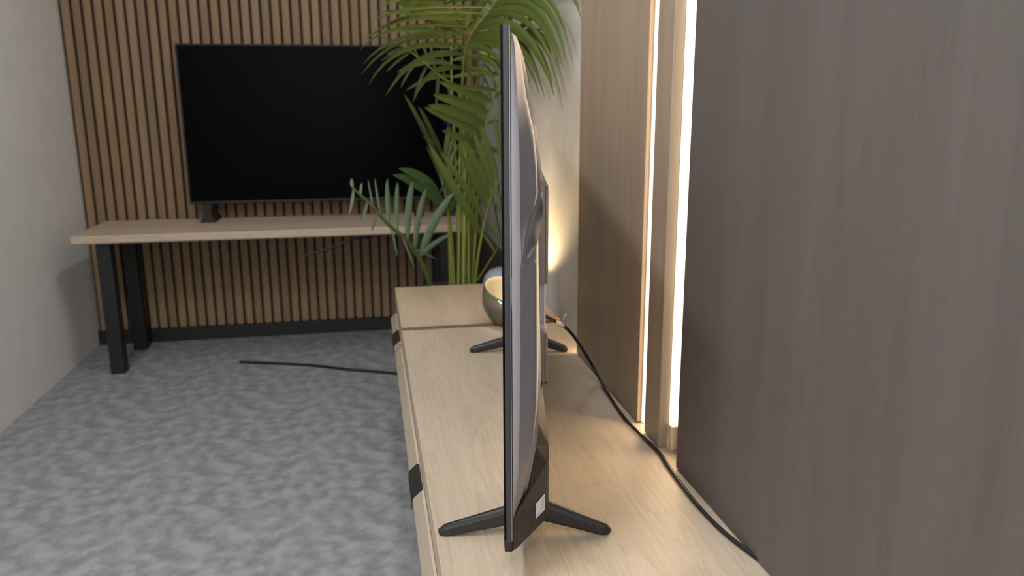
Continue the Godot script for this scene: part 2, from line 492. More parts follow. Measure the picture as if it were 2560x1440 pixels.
# ---------------------------------------------------------------- consoles
func console(called: String, label: String, z0: float, z1: float, splits: Array, handles: Array, m: Material) -> void:
	# z0 is the far end, z1 the near end; splits = door ends; handles = [door, from, to]
	var t := thing(called, label, "console", Vector3(0.3, 0, (z0 + z1) / 2.0), 0.0, "")
	var o: Vector3 = -t.position
	var st := new_tool()
	box(st, Vector3(0.072, 0.405, z0) + o, Vector3(0.5295, BENCH, z1) + o, 0.0012, 2)
	obj("top", st, m, t)
	st = new_tool()
	box(st, Vector3(0.088, 0.05, z0 + 0.002) + o, Vector3(0.525, 0.405, z1 - 0.002) + o, 0.001, 2)
	obj("body", st, m, t)
	st = new_tool()
	box(st, Vector3(0.13, 0.0, z0 + 0.04) + o, Vector3(0.52, 0.05, z1 - 0.04) + o, 0.001, 2)
	obj("plinth", st, M.black, t)
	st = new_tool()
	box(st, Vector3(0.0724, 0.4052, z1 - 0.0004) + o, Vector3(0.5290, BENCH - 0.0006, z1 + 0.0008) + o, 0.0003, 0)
	obj("joint_shade", st, M.joint_shade, t)  # darker end strip: shade of the joint gap put into its colour
	for k in splits.size() - 1:
		var a: float = splits[k] + 0.002
		var b: float = splits[k + 1] - 0.002
		st = new_tool()
		# an edge pull: flat top, sloping brow, rounded nose, undercut, then the recessed face
		var out := []
		for p in [Vector2(0.0715, 0.4), Vector2(0.0655, 0.4005), Vector2(0.064, 0.3995), Vector2(0.0525, 0.389), Vector2(0.0505, 0.386), Vector2(0.0502, 0.383), Vector2(0.052, 0.380), Vector2(0.066, 0.374), Vector2(0.074, 0.362), Vector2(0.074, 0.055), Vector2(0.087, 0.055), Vector2(0.087, 0.4)]:
			out.append(p + Vector2(o.x, o.y))
		prism_z(st, out, a + o.z, b + o.z, 2)
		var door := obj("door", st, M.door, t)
		st = new_tool()
		box(st, Vector3(0.0664, 0.3985, a) + o, Vector3(0.0713, 0.4012, b) + o, 0.0006, 2)
		obj("edge_band", st, m, door)
		for h in handles:
			if h[0] != k: continue
			st = new_tool()
			out = []
			for p in [Vector2(0.0690, 0.4025), Vector2(0.0650, 0.4032), Vector2(0.0634, 0.4022), Vector2(0.0510, 0.3908), Vector2(0.0480, 0.3862), Vector2(0.0480, 0.368), Vector2(0.0494, 0.368), Vector2(0.0496, 0.385), Vector2(0.0515, 0.389), Vector2(0.0642, 0.4004), Vector2(0.069, 0.4006)]:
				out.append(p + Vector2(o.x, o.y))
			prism_z(st, out, h[1] + o.z, h[2] + o.z, 2)
			obj("handle", st, M.handle, door)

# ---------------------------------------------------------------- the big television
func tv_back(y: float) -> Array:
	# columns [d, x] of the rear shell at height y above the console, from the near edge to the middle
	var wall := at_y(TVWALL, y)
	var dc := clampf(0.006 + 0.0345 * (y - 0.4205) / 0.0605, 0.006, 0.0405)
	var a := at_y(TVA, y) * 0.984
	var b := at_y(TVB, y) * 0.9775
	var la := at_y(TVLA, y) * 0.984
	var lb := at_y(TVLB, y) * 0.9775
	var bend := [Vector2(1.0, 1.0), Vector2(0.80, 0.945), Vector2(0.64, 0.865), Vector2(0.52, 0.70), Vector2(0.0, 0.0)]
	var low := func(d: float) -> float:
		if d < 0.035: return lerpf(wall, la, at_y(bend, clampf((d - 0.0018) / 0.0332, 0, 1)))
		return lerpf(la, lb, clampf((d - 0.035) / 0.0055, 0, 1))
	var out := [[0.0, 0.0], [0.0001, wall * 0.05], [0.0010, wall * 0.94], [0.0013, wall * 0.985], [0.0018, wall]]
	if y < 0.4205:
		for k in 6: out.append([lerpf(0.0020, 0.007, k / 5.0), low.call(lerpf(0.0020, 0.007, k / 5.0))])
		for d in [0.009, 0.013, 0.0175, 0.023, 0.0285, 0.0345, 0.0353, 0.0402, 0.0408]: out.append([d, low.call(d)])
		out.append([0.12, lb]); out.append([0.3, lb])
	else:
		var turn := lerpf(0.2, 0.864, smoothstep(0.445, 0.492, y)) * dc
		for k in [0.01, 0.48, 0.64, 0.80, 0.985]:
			out.append([lerpf(0.0019, turn, k), lerpf(wall, a, at_y(bend, k))])
		out.append([lerpf(turn, dc, 0.08), lerpf(a, b, 0.06)])
		out.append([dc, b])
		var sunk := clampf((0.4905 - y) / 0.006, 0, 1)
		for k in 8:
			var d: float = dc + 0.0005 + [0.0, 0.1, 0.24, 0.4, 0.56, 0.74, 0.92, 1.0][k] * (0.0412 - dc)
			out.append([d, lerpf(b, minf(low.call(d), b + 0.02), sunk)])
		out.append([0.12, lerpf(b, lb, sunk)]); out.append([0.3, lerpf(b, lb, sunk)])
	return out

func build_television() -> void:
	var t := thing("television", "large television seen edge-on, standing on two splayed feet on the pale wood console", "television", Basis(Vector3.UP, deg_to_rad(-YAW)) * Vector3(0.0, BENCH, -1.46), -YAW)
	var z0 := 1.46 - 0.895      # the near edge, in the television's own axes
	var wide := 1.13
	var st := new_tool()
	box(st, Vector3(-0.0115, 0.058, z0 - wide), Vector3(-0.0088, 0.689, z0 - 0.0005), 0.0008)
	obj("screen", st, M.screen_black, t)
	st = new_tool()
	box(st, Vector3(-0.0088, 0.057, z0 - wide), Vector3(-0.0022, 0.6905, z0), 0.0007)
	var fr := obj("frame", st, M.frame, t)
	st = new_tool()
	box(st, Vector3(-0.0022, 0.062, z0 - wide + 0.002), Vector3(-0.0010, 0.689, z0 - 0.0002), 0.0004)
	obj("seam", st, M.bright, fr)
	st = new_tool()
	box(st, Vector3(-0.0112, 0.0505, z0 - wide - 0.001), Vector3(0.0, 0.068, z0 + 0.001), 0.0022)
	obj("lower_bezel", st, M.housing, t)
	# rear shell: a height field, the far half mirrored
	st = new_tool()
	var ys := []
	var y := 0.679
	while y > 0.085:
		ys.append(y)
		y -= 0.004 if (y < 0.50 and y > 0.41) else 0.011
	ys.append(0.083)
	var rows := []
	for v in ys:
		var c := tv_back(v)
		var row := []
		for e in c: row.append(Vector3(e[1], v, z0 - e[0]))
		for k in c.size(): row.append(Vector3(c[-1 - k][1], v, z0 - wide + c[-1 - k][0]))
		rows.append(row)
	var cap := []
	for p in rows[0]: cap.append(Vector3(0.0, p.y + 0.002, p.z))
	rows.push_front(cap)
	cap = []
	for p in rows[-1]: cap.append(Vector3(0.0, p.y - 0.002, p.z))
	rows.append(cap)
	grid(st, rows)
	obj("back_shell", st, M.shell, t)
	# electronics box on the back, with the socket recess
	st = new_tool()
	var zb := 1.46 - 1.195
	var ze := zb - 0.44
	for seg in [[0.330, 0.484, 0.0565], [0.168, 0.252, 0.0565]]:
		box(st, Vector3(0.030, seg[0], ze), Vector3(seg[2] - 0.0045, seg[1], zb), 0.001)
		box(st, Vector3(seg[2] - 0.0048, seg[0] + 0.002, ze), Vector3(seg[2], seg[1] - 0.002, zb - 0.002), 0.001)
	face(st, [Vector3(0.046, 0.507, zb), Vector3(0.0565, 0.484, zb), Vector3(0.0565, 0.484, ze), Vector3(0.046, 0.507, ze)], Vector3(0, 0, 0))
	face(st, [Vector3(0.046, 0.507, zb), Vector3(0.030, 0.507, zb), Vector3(0.030, 0.484, zb), Vector3(0.0565, 0.484, zb)], Vector3(0, 0.4, -1))
	face(st, [Vector3(0.030, 0.168, zb), Vector3(0.0555, 0.168, zb), Vector3(0.045, 0.160, zb), Vector3(0.030, 0.158, zb)], Vector3(0, 0.4, -1))
	face(st, [Vector3(0.0555, 0.168, zb), Vector3(0.045, 0.160, zb), Vector3(0.045, 0.160, ze), Vector3(0.0555, 0.168, ze)], Vector3(0, 0.4, -0.2))
	obj("electronics_box", st, M.rear, t)
	st = new_tool()
	box(st, Vector3(0.030, 0.250, ze), Vector3(0.054, 0.332, zb - 0.03), 0.002)
	box(st, Vector3(0.030, 0.250, zb - 0.032), Vector3(0.0545, 0.262, zb - 0.006), 0.003)
	obj("socket_recess", st, M.shell, t)
	# lower housing: a sloping ribbed cheek under a smooth brow, flat underneath
	for side in [1.0, -1.0]:
		var zz := func(d: float) -> float: return z0 - d if side > 0 else z0 - wide + d
		st = new_tool()
		var inside := Vector3(0.0, 0.09, zz.call(0.5))
		var a0 := Vector3(0.0005, 0.054, zz.call(0.0)); var a1 := Vector3(0.0015, 0.099, zz.call(0.0))
		var b0 := Vector3(0.0045, 0.0515, zz.call(0.008)); var b1 := Vector3(0.0055, 0.1035, zz.call(0.008))
		var c0 := Vector3(0.046, 0.0505, zz.call(0.085)); var c1 := Vector3(0.046, 0.133, zz.call(0.085))
		var d0 := Vector3(0.049, 0.0508, zz.call(0.095)); var d1 := Vector3(0.049, 0.137, zz.call(0.095))
		for q in [[a0, b0, b1, a1], [b0, c0, c1, b1], [c0, d0, d1, c1]]:
			var n: Vector3 = (q[1] - q[0]).cross(q[3] - q[0]).normalized()
			if n.x < 0: n = -n
			var order := [0, 2, 1, 0, 3, 2] if (q[1] - q[0]).cross(q[2] - q[0]).dot(n) > 0 else [0, 1, 2, 0, 2, 3]
			for k in order: vert(st, q[k], Vector2(q[k].x * 2.0, q[k].y))
		face(st, [a0, b0, c0, d0, Vector3(0.049, 0.0508, zz.call(0.30)), Vector3(0.0, 0.0508, zz.call(0.30))], inside)
		face(st, [d0, d1, Vector3(0.049, 0.14, zz.call(0.3)), Vector3(0.049, 0.0508, zz.call(0.3))], inside)
		face(st, [a0, a1, Vector3(0, 0.099, zz.call(0.0)), Vector3(0, 0.054, zz.call(0.0))], inside)
		var cheek := obj("lower_housing", st, M.ribbed, t)
		st = new_tool()
		var e1 := Vector3(0.049, 0.150, zz.call(0.102)); var e2 := Vector3(0.046, 0.185, zz.call(0.108)); var e3 := Vector3(0.040, 0.235, zz.call(0.112))
		var r2 := Vector3(0.0228, 0.1161, zz.call(0.0405))
		var k0 := Vector3(0.0028, 0.0835, zz.call(0.043)); var k1 := Vector3(0.0095, 0.0985, zz.call(0.043)); var k2 := Vector3(0.0172, 0.1136, zz.call(0.043))
		var k3 := Vector3(0.0238, 0.148, zz.call(0.043)); var k4 := Vector3(0.0288, 0.1763, zz.call(0.045)); var k5 := Vector3(0.0325, 0.205, zz.call(0.055))
		face(st, [a1, b1, k0], inside); face(st, [b1, k1, k0], inside); face(st, [b1, r2, k2], inside); face(st, [b1, k2, k1], inside)
		face(st, [r2, c1, k3], inside); face(st, [r2, k3, k2], inside); face(st, [c1, d1, e1], inside); face(st, [c1, e1, k4], inside); face(st, [c1, k4, k3], inside)
		face(st, [e1, e2, k5], inside); face(st, [e1, k5, k4], inside); face(st, [e2, e3, k5], inside)
		var f1 := Vector3(0.049, 0.15, zz.call(0.3)); var f3 := Vector3(0.040, 0.235, zz.call(0.3))
		face(st, [d1, e1, f1, Vector3(0.049, 0.137, zz.call(0.3))], inside); face(st, [e1, e2, e3, f3, f1], inside)
		obj("brow", st, M.housing, cheek)
	# information sticker on the near cheek, the square code left out
	st = new_tool()
	var s0 := Vector3(0.0302, 0.068, z0 - 0.0545); var s1 := Vector3(0.0425, 0.068, z0 - 0.0773)
	var lift := Vector3(0.0006, 0, 0.0004)
	var sq := [s0 + lift, s1 + lift, s1 + lift + Vector3(0, 0.023, 0), s0 + lift + Vector3(0, 0.021, 0)]
	var suv := [Vector2(0, 1), Vector2(1, 1), Vector2(1, 0), Vector2(0, 0)]
	for k in [0, 2, 1, 0, 3, 2]: vert(st, sq[k], suv[k])
	for k in [0, 1, 2, 3]:
		face(st, [sq[k], sq[(k + 1) % 4], sq[(k + 1) % 4] - lift * 0.9, sq[k] - lift * 0.9], (s0 + s1) / 2 + Vector3(0, 0.011, 0))
	var stick := obj("sticker", st, M.sticker, t)
	stick.set_meta("label", "small white information sticker")
	# feet
	for zc in [1.46 - 1.025, 1.46 - 1.895]:
		st = new_tool()
		loft(st, [[Vector3(0.034, 0.046, zc), 0.017, 0.009], [Vector3(-0.012, 0.030, zc), 0.0135, 0.0085], [Vector3(-0.098, 0.0078, zc), 0.0078, 0.0075], [Vector3(-0.1065, 0.0042, zc), 0.0042, 0.0055]])
		loft(st, [[Vector3(0.006, 0.050, zc), 0.017, 0.009], [Vector3(0.05, 0.037, zc), 0.0145, 0.0085], [Vector3(0.130, 0.0092, zc), 0.0088, 0.0075], [Vector3(0.1385, 0.0045, zc), 0.0044, 0.0055]])
		box(st, Vector3(-0.008, 0.040, zc - 0.011), Vector3(0.046, 0.075, zc + 0.011), 0.002)
		obj("stand_foot", st, M.foot, t)

# ---------------------------------------------------------------- the far end of the room
func build_far_television() -> void:
	var t := thing("television", "dark flat television standing on the far table against the slatted wall", "television", Vector3(-0.17, 0.575, -3.62))
	var st := new_tool()
	box(st, Vector3(-0.605, 0.072, -0.03), Vector3(0.605, 0.747, 0.0), 0.003)
	obj("casing", st, M.black, t)
	st = new_tool()
	var a := Vector3(-0.597, 0.085, 0.0012); var b := Vector3(0.597, 0.085, 0.0012); var c := Vector3(0.597, 0.741, 0.0012); var d := Vector3(-0.597, 0.741, 0.0012)
	var uv := [Vector2(0, 1), Vector2(1, 1), Vector2(1, 0), Vector2(0, 0)]
	var q := [a, b, c, d]
	for k in [0, 2, 1, 0, 3, 2]: vert(st, q[k], uv[k])
	for k in 4: face(st, [q[k], q[(k + 1) % 4], q[(k + 1) % 4] - Vector3(0, 0, 0.0012), q[k] - Vector3(0, 0, 0.0012)], Vector3(0, 0.4, 0))
	obj("screen", st, M.screen, t)
	for s in [-1.0, 1.0]:
		st = new_tool()
		var x: float = s * 0.52
		prism_z(st, [Vector2(x - 0.03, 0.0), Vector2(x + 0.03, 0.0), Vector2(x + 0.03, 0.008), Vector2(x + 0.016, 0.03), Vector2(x + 0.016, 0.078), Vector2(x - 0.022, 0.078), Vector2(x - 0.018, 0.03), Vector2(x - 0.03, 0.008)], -0.075, 0.075)
		obj("stand_foot", st, M.housing, t)

func build_table() -> void:
	var t := thing("side_table", "long pale wood table with black legs in front of the slatted wall", "table", Vector3(-0.3, 0, -3.47))
	var st := new_tool()
	box(st, Vector3(-0.85, 0.542, -0.245), Vector3(0.72, 0.575, 0.215), 0.005, 0)
	obj("tabletop", st, M.table, t)
	for x in [-0.77, 0.585]:
		st = new_tool()
		box(st, Vector3(x, 0.0, -0.20), Vector3(x + 0.055, 0.541, -0.145), 0.003)
		obj("leg", st, M.black, t)
		st = new_tool()
		box(st, Vector3(x, 0.0, 0.13), Vector3(x + 0.055, 0.541, 0.185), 0.003)
		obj("leg", st, M.black, t)
	st = new_tool()
	box(st, Vector3(-0.715, 0.525, -0.19), Vector3(0.585, 0.5418, -0.15), 0.003)
	obj("rail", st, M.black, t)
	st = new_tool()
	lathe(st, [Vector2(0.0005, 0.0), Vector2(0.018, 0.0), Vector2(0.0215, 0.006), Vector2(0.021, 0.018), Vector2(0.014, 0.029), Vector2(0.0005, 0.033)], TRINKET, 24)
	tag(obj("camera_puck", st, M.handle), "small dark rounded gadget lying on the pale wood table", "gadget")

func leaflet(base: Vector3, ctrl: Vector3, tip: Vector3, width: float, rachis: Vector3, parent: Node, m: Material) -> void:
	var st := new_tool()
	var rows := []
	var n := 9
	for i in n + 1:
		var f := float(i) / n
		var p := base.lerp(ctrl, f).lerp(ctrl.lerp(tip, f), f)
		var t := ((ctrl - base).lerp(tip - ctrl, f)).normalized()
		var nrm := rachis.cross(t).normalized()
		var side := nrm.cross(t).normalized()
		var w := width * (0.32 + 0.68 * sin(minf(f / 0.35, 1.0) * PI / 2.0)) * sqrt(maxf(1.0 - pow(maxf(f - 0.35, 0.0) / 0.65, 1.7), 0.004)) * 0.5
		rows.append([p - side * w + nrm * w * 0.5, p, p + side * w + nrm * w * 0.5])
	grid(st, rows)
	obj("leaflet", st, m, parent)

func frond(palm: Node3D, pts: Array, start: float, left: Array, right: Array, nl: int, nr: int, width: float, kh: float, kv: float, arch: float, m: Material, thick := 0.0065) -> void:
	var o := -palm.position
	var path := []
	for p in curve(pts, 5): path.append(p + o)
	var radii := []
	for i in path.size(): radii.append(lerpf(thick, thick * 0.3, float(i) / (path.size() - 1)))
	var st := new_tool()
	tube(st, path, radii, 8)
	var f := obj("frond", st, M.leaf if m == M.leaf_sheen else M.stem, palm)
	var rng := RandomNumberGenerator.new()
	rng.seed = 100 + palm.get_child_count() * 17
	for s in [[left, nl], [right, nr]]:
		if s[0].is_empty(): continue
		for i in s[1]:
			var k: float = (i + rng.randf_range(-0.18, 0.18)) / maxf(s[1] - 1.0, 1.0)
			var base := along(path, start + clampf(k, 0, 1) * (0.985 - start))
			var r := (along(path, start + clampf(k, 0, 1) * (0.985 - start) + 0.015) - along(path, start + clampf(k, 0, 1) * (0.985 - start) - 0.03)).normalized()
			var tip := along(s[0], k) + o + Vector3(rng.randf_range(-1, 1), rng.randf_range(-1, 1), rng.randf_range(-1, 1)) * 0.008
			var e := tip - base
			var flat := Vector3(e.x, 0, e.z)
			var ctrl := base + flat * (kh + rng.randf_range(-0.06, 0.06)) + Vector3(0, e.y * kv + e.length() * (arch + rng.randf_range(-0.03, 0.03)), 0)
			leaflet(base, ctrl, tip, width * rng.randf_range(0.85, 1.15) * clampf(e.length() / 0.22, 0.45, 1.15), r, f, m)

func build_palm() -> void:
	var at: Vector3 = PALM
	var t := thing("potted_palm", "tall green feather palm in a dark pot behind the far console", "plant", at)
	var st := new_tool()
	lathe(st, [Vector2(0.0005, 0.0), Vector2(0.095, 0.0), Vector2(0.10, 0.005), Vector2(0.135, 0.36), Vector2(0.138, 0.372), Vector2(0.130, 0.372), Vector2(0.126, 0.335)], Vector3.ZERO, 40)
	obj("pot", st, M.pot, t)
	st = new_tool()
	lathe(st, [Vector2(0.127, 0.332), Vector2(0.08, 0.340), Vector2(0.0005, 0.345)], Vector3.ZERO, 24)
	obj("soil", st, M.soil, t)
	frond(t, [Vector3(0.321, 0.378, -2.930), Vector3(0.329, 0.625, -2.930), Vector3(0.338, 0.967, -2.900), Vector3(0.343, 1.218, -2.800), Vector3(0.354, 1.289, -2.700), Vector3(0.391, 1.350, -2.500), Vector3(0.432, 1.412, -2.300)], 0.47, [Vector3(0.160, 1.063, -2.600), Vector3(0.034, 1.092, -2.550), Vector3(-0.016, 1.142, -2.500), Vector3(0.008, 1.183, -2.500), Vector3(-0.022, 1.232, -2.500), Vector3(0.024, 1.273, -2.500), Vector3(0.031, 1.315, -2.500), Vector3(0.084, 1.377, -2.400), Vector3(0.169, 1.440, -2.200)], [Vector3(0.451, 1.111, -2.700), Vector3(0.450, 1.147, -2.600), Vector3(0.499, 1.087, -2.400), Vector3(0.498, 1.070, -2.210), Vector3(0.496, 1.079, -2.100), Vector3(0.497, 1.081, -2.050), Vector3(0.496, 1.142, -2.020), Vector3(0.499, 1.164, -1.980), Vector3(0.500, 1.226, -1.890), Vector3(0.497, 1.282, -1.830)], 12, 15, 0.021, 0.72, 0.1, 0.1, M.leaf, 0.0065)
	frond(t, [Vector3(0.380, 0.364, -2.980), Vector3(0.396, 0.621, -2.950), Vector3(0.409, 0.864, -2.900), Vector3(0.427, 1.014, -2.850), Vector3(0.464, 1.156, -2.750), Vector3(0.484, 1.257, -2.650)], 0.44, [Vector3(0.263, 0.972, -2.750), Vector3(0.189, 1.069, -2.700), Vector3(0.228, 1.063, -2.700), Vector3(0.239, 1.146, -2.700), Vector3(0.311, 1.110, -2.700), Vector3(0.357, 1.195, -2.700), Vector3(0.385, 1.260, -2.700), Vector3(0.440, 1.349, -2.700)], [Vector3(0.498, 0.871, -2.780), Vector3(0.460, 1.063, -2.800), Vector3(0.497, 1.177, -2.580), Vector3(0.499, 1.266, -2.460)], 10, 5, 0.032, 0.5, 0.5, 0.06, M.leaf, 0.0065)
	frond(t, [Vector3(0.387, 0.368, -2.960), Vector3(0.399, 0.500, -2.930), Vector3(0.426, 0.654, -2.900), Vector3(0.455, 0.766, -2.850), Vector3(0.498, 0.857, -2.780)], 0.38, [Vector3(0.214, 0.925, -2.750), Vector3(0.251, 0.907, -2.750), Vector3(0.317, 0.910, -2.750), Vector3(0.336, 0.951, -2.750), Vector3(0.388, 0.978, -2.750), Vector3(0.433, 1.018, -2.750), Vector3(0.462, 1.052, -2.750)], [Vector3(0.448, 0.522, -2.800), Vector3(0.492, 0.639, -2.750), Vector3(0.499, 0.713, -2.670), Vector3(0.498, 0.816, -2.590)], 8, 6, 0.026, 0.5, 0.5, 0.04, M.leaf, 0.0065)
	frond(t, [Vector3(0.217, 0.389, -2.900), Vector3(0.175, 0.508, -2.850), Vector3(0.129, 0.585, -2.800), Vector3(0.059, 0.663, -2.720), Vector3(0.007, 0.735, -2.650), Vector3(-0.054, 0.804, -2.600)], 0.2, [Vector3(0.305, 0.767, -2.800), Vector3(0.203, 0.772, -2.770), Vector3(0.169, 0.800, -2.770), Vector3(0.138, 0.809, -2.730), Vector3(0.085, 0.814, -2.720), Vector3(0.048, 0.818, -2.700), Vector3(0.020, 0.820, -2.700), Vector3(0.004, 0.821, -2.670), Vector3(-0.013, 0.820, -2.670), Vector3(-0.028, 0.823, -2.630), Vector3(-0.056, 0.825, -2.600)], [Vector3(0.302, 0.615, -2.800), Vector3(0.179, 0.469, -2.750), Vector3(0.074, 0.554, -2.700), Vector3(-0.029, 0.669, -2.650), Vector3(-0.069, 0.720, -2.600)], 9, 7, 0.028, 0.4, 0.6, 0.02, M.leaf_sheen, 0.011)
	frond(t, [Vector3(0.313, 0.362, -3.000), Vector3(0.307, 0.554, -3.000), Vector3(0.290, 0.677, -2.950), Vector3(0.249, 0.751, -2.900)], 0.6, [Vector3(0.120, 0.811, -2.750), Vector3(0.074, 0.831, -2.750), Vector3(0.101, 0.855, -2.750)], [Vector3(0.346, 0.763, -2.900), Vector3(0.303, 0.823, -2.900)], 3, 2, 0.034, 0.5, 0.6, 0.08, M.leaf_dark, 0.0065)
	frond(t, [Vector3(0.302, 0.352, -3.050), Vector3(0.301, 0.609, -3.050), Vector3(0.291, 0.750, -3.050), Vector3(0.292, 0.858, -3.050)], 0.55, [Vector3(0.221, 0.894, -2.950), Vector3(0.127, 1.116, -2.900), Vector3(0.196, 1.050, -2.900), Vector3(0.201, 0.961, -2.900)], [Vector3(0.358, 0.826, -3.050), Vector3(0.337, 0.948, -3.050), Vector3(0.307, 0.993, -3.050)], 6, 6, 0.026, 0.5, 0.55, 0.05, M.leaf, 0.0065)
	frond(t, [Vector3(0.353, 0.343, -3.080), Vector3(0.369, 0.853, -3.100), Vector3(0.361, 1.098, -3.100), Vector3(0.281, 1.170, -3.050), Vector3(0.191, 1.239, -3.000), Vector3(0.125, 1.283, -2.950)], 0.55, [Vector3(0.331, 1.008, -3.050), Vector3(0.218, 1.061, -3.050), Vector3(0.129, 1.132, -3.000), Vector3(0.073, 1.203, -3.000), Vector3(0.047, 1.252, -3.000)], [Vector3(0.299, 1.286, -3.050), Vector3(0.197, 1.341, -3.050), Vector3(0.114, 1.329, -3.000), Vector3(0.070, 1.301, -3.000)], 7, 7, 0.022, 0.5, 0.4, 0.08, M.leaf_dark, 0.0065)
	frond(t, [Vector3(0.357, 0.315, -3.200), Vector3(0.351, 0.815, -3.200), Vector3(0.341, 1.115, -3.200), Vector3(0.341, 1.372, -3.200), Vector3(0.311, 1.574, -3.100)], 0.55, [Vector3(0.162, 1.113, -3.100), Vector3(0.085, 1.259, -3.100), Vector3(0.062, 1.401, -3.100), Vector3(0.087, 1.485, -3.100), Vector3(0.136, 1.611, -3.100)], [Vector3(0.495, 1.173, -3.100), Vector3(0.497, 1.305, -2.920), Vector3(0.500, 1.441, -3.020), Vector3(0.476, 1.564, -3.100)], 9, 9, 0.018, 0.5, 0.3, 0.12, M.leaf, 0.0065)
	frond(t, [Vector3(0.370, 0.360, -3.000), Vector3(0.376, 0.738, -3.000), Vector3(0.393, 1.023, -3.000), Vector3(0.419, 1.192, -2.900), Vector3(0.454, 1.271, -2.750), Vector3(0.485, 1.265, -2.450)], 0.5, [Vector3(0.381, 1.197, -3.000), Vector3(0.421, 1.333, -2.800), Vector3(0.470, 1.357, -2.500), Vector3(0.500, 1.263, -2.180)], [Vector3(0.439, 1.023, -2.950), Vector3(0.476, 1.052, -2.850), Vector3(0.497, 1.116, -2.420), Vector3(0.495, 1.092, -2.080), Vector3(0.500, 1.197, -2.140)], 8, 9, 0.022, 0.6, 0.2, 0.1, M.leaf, 0.0065)
	frond(t, [Vector3(0.334, 0.388, -2.880), Vector3(0.351, 0.838, -2.880), Vector3(0.364, 1.149, -2.850), Vector3(0.386, 1.373, -2.700), Vector3(0.406, 1.493, -2.600)], 0.66, [Vector3(0.315, 1.227, -2.800), Vector3(0.266, 1.322, -2.700), Vector3(0.246, 1.407, -2.600), Vector3(0.264, 1.506, -2.500)], [Vector3(0.412, 1.238, -2.750), Vector3(0.452, 1.338, -2.600), Vector3(0.482, 1.421, -2.500)], 7, 6, 0.028, 0.5, 0.4, 0.08, M.leaf_dark, 0.0065)
	frond(t, [Vector3(0.359, 0.356, -3.020), Vector3(0.397, 0.704, -3.020), Vector3(0.403, 0.889, -3.000), Vector3(0.399, 1.008, -3.000)], 0.75, [Vector3(0.364, 1.082, -3.000), Vector3(0.384, 1.168, -3.000)], [Vector3(0.462, 1.067, -3.000), Vector3(0.434, 1.183, -3.000)], 4, 4, 0.024, 0.5, 0.5, 0.05, M.leaf, 0.0065)
	frond(t, [Vector3(0.301, 0.374, -2.950), Vector3(0.292, 0.624, -2.950), Vector3(0.289, 0.715, -2.950)], 0.8, [Vector3(0.263, 0.820, -2.950), Vector3(0.283, 0.893, -2.950)], [Vector3(0.317, 0.864, -2.950)], 2, 2, 0.02, 0.5, 0.5, 0.04, M.leaf, 0.0035)
	frond(t, [Vector3(0.382, 0.359, -3.000), Vector3(0.464, 0.488, -2.980), Vector3(0.497, 0.641, -2.780), Vector3(0.500, 0.775, -2.600)], 0.5, [Vector3(0.451, 0.756, -2.950), Vector3(0.497, 0.865, -2.880), Vector3(0.498, 0.932, -2.660)], [Vector3(0.496, 0.545, -2.660), Vector3(0.499, 0.687, -2.460)], 5, 4, 0.024, 0.5, 0.5, 0.04, M.leaf_dark, 0.0045)
	frond(t, [Vector3(0.339, 0.384, -2.900), Vector3(0.358, 0.837, -2.900), Vector3(0.364, 1.149, -2.850), Vector3(0.330, 1.322, -2.700)], 0.93, [Vector3(0.133, 1.369, -2.600), Vector3(0.070, 1.395, -2.500)], [Vector3(0.392, 1.398, -2.600)], 2, 1, 0.05, 0.45, 0.5, 0.05, M.leaf, 0.0065)

func build_bowl() -> void:
	var t := thing("bowl", "glossy iridescent bowl with a slanted rim and cream inside, half hidden by the television", "bowl", BOWL)
	var prof := [Vector2(0.0005, 0.0), Vector2(0.030, 0.0), Vector2(0.036, 0.012), Vector2(0.052, 0.10), Vector2(0.066, 0.24), Vector2(0.076, 0.40), Vector2(0.0805, 0.56), Vector2(0.0800, 0.72), Vector2(0.0765, 0.88), Vector2(0.0715, 0.985), Vector2(0.0700, 1.0)]
	var inner := [Vector2(0.0700, 1.0), Vector2(0.0672, 0.99), Vector2(0.0715, 0.86), Vector2(0.0745, 0.70), Vector2(0.074, 0.54), Vector2(0.068, 0.38), Vector2(0.056, 0.22), Vector2(0.036, 0.10), Vector2(0.0005, 0.06)]
	for part in [["body", prof, M.glaze], ["lining", inner, M.cream]]:
		var st := new_tool()
		var rows := []
		for p in part[1]:
			var row := []
			for j in 56:
				var a := TAU * j / 56
				var h := 0.099 - 0.027 * cos(a - PI * 0.34)
				row.append(Vector3(cos(a) * p.x, p.y * h, sin(a) * p.x))
			rows.append(row)
		grid(st, rows, true)
		obj(part[0], st, part[2], t)

func build_vase() -> void:
	var st := new_tool()
	lathe(st, [Vector2(0.0005, 0.0), Vector2(0.05, 0.0), Vector2(0.056, 0.01), Vector2(0.068, 0.15), Vector2(0.076, 0.3), Vector2(0.074, 0.38), Vector2(0.064, 0.42), Vector2(0.045, 0.442), Vector2(0.02, 0.452), Vector2(0.0005, 0.454)], Vector3.ZERO, 40)
	var o := obj("floor_vase", st, M.vase)
	o.position = VASE
	tag(o, "pale grey rounded floor vase behind the bowl, mostly hidden by the television", "vase")

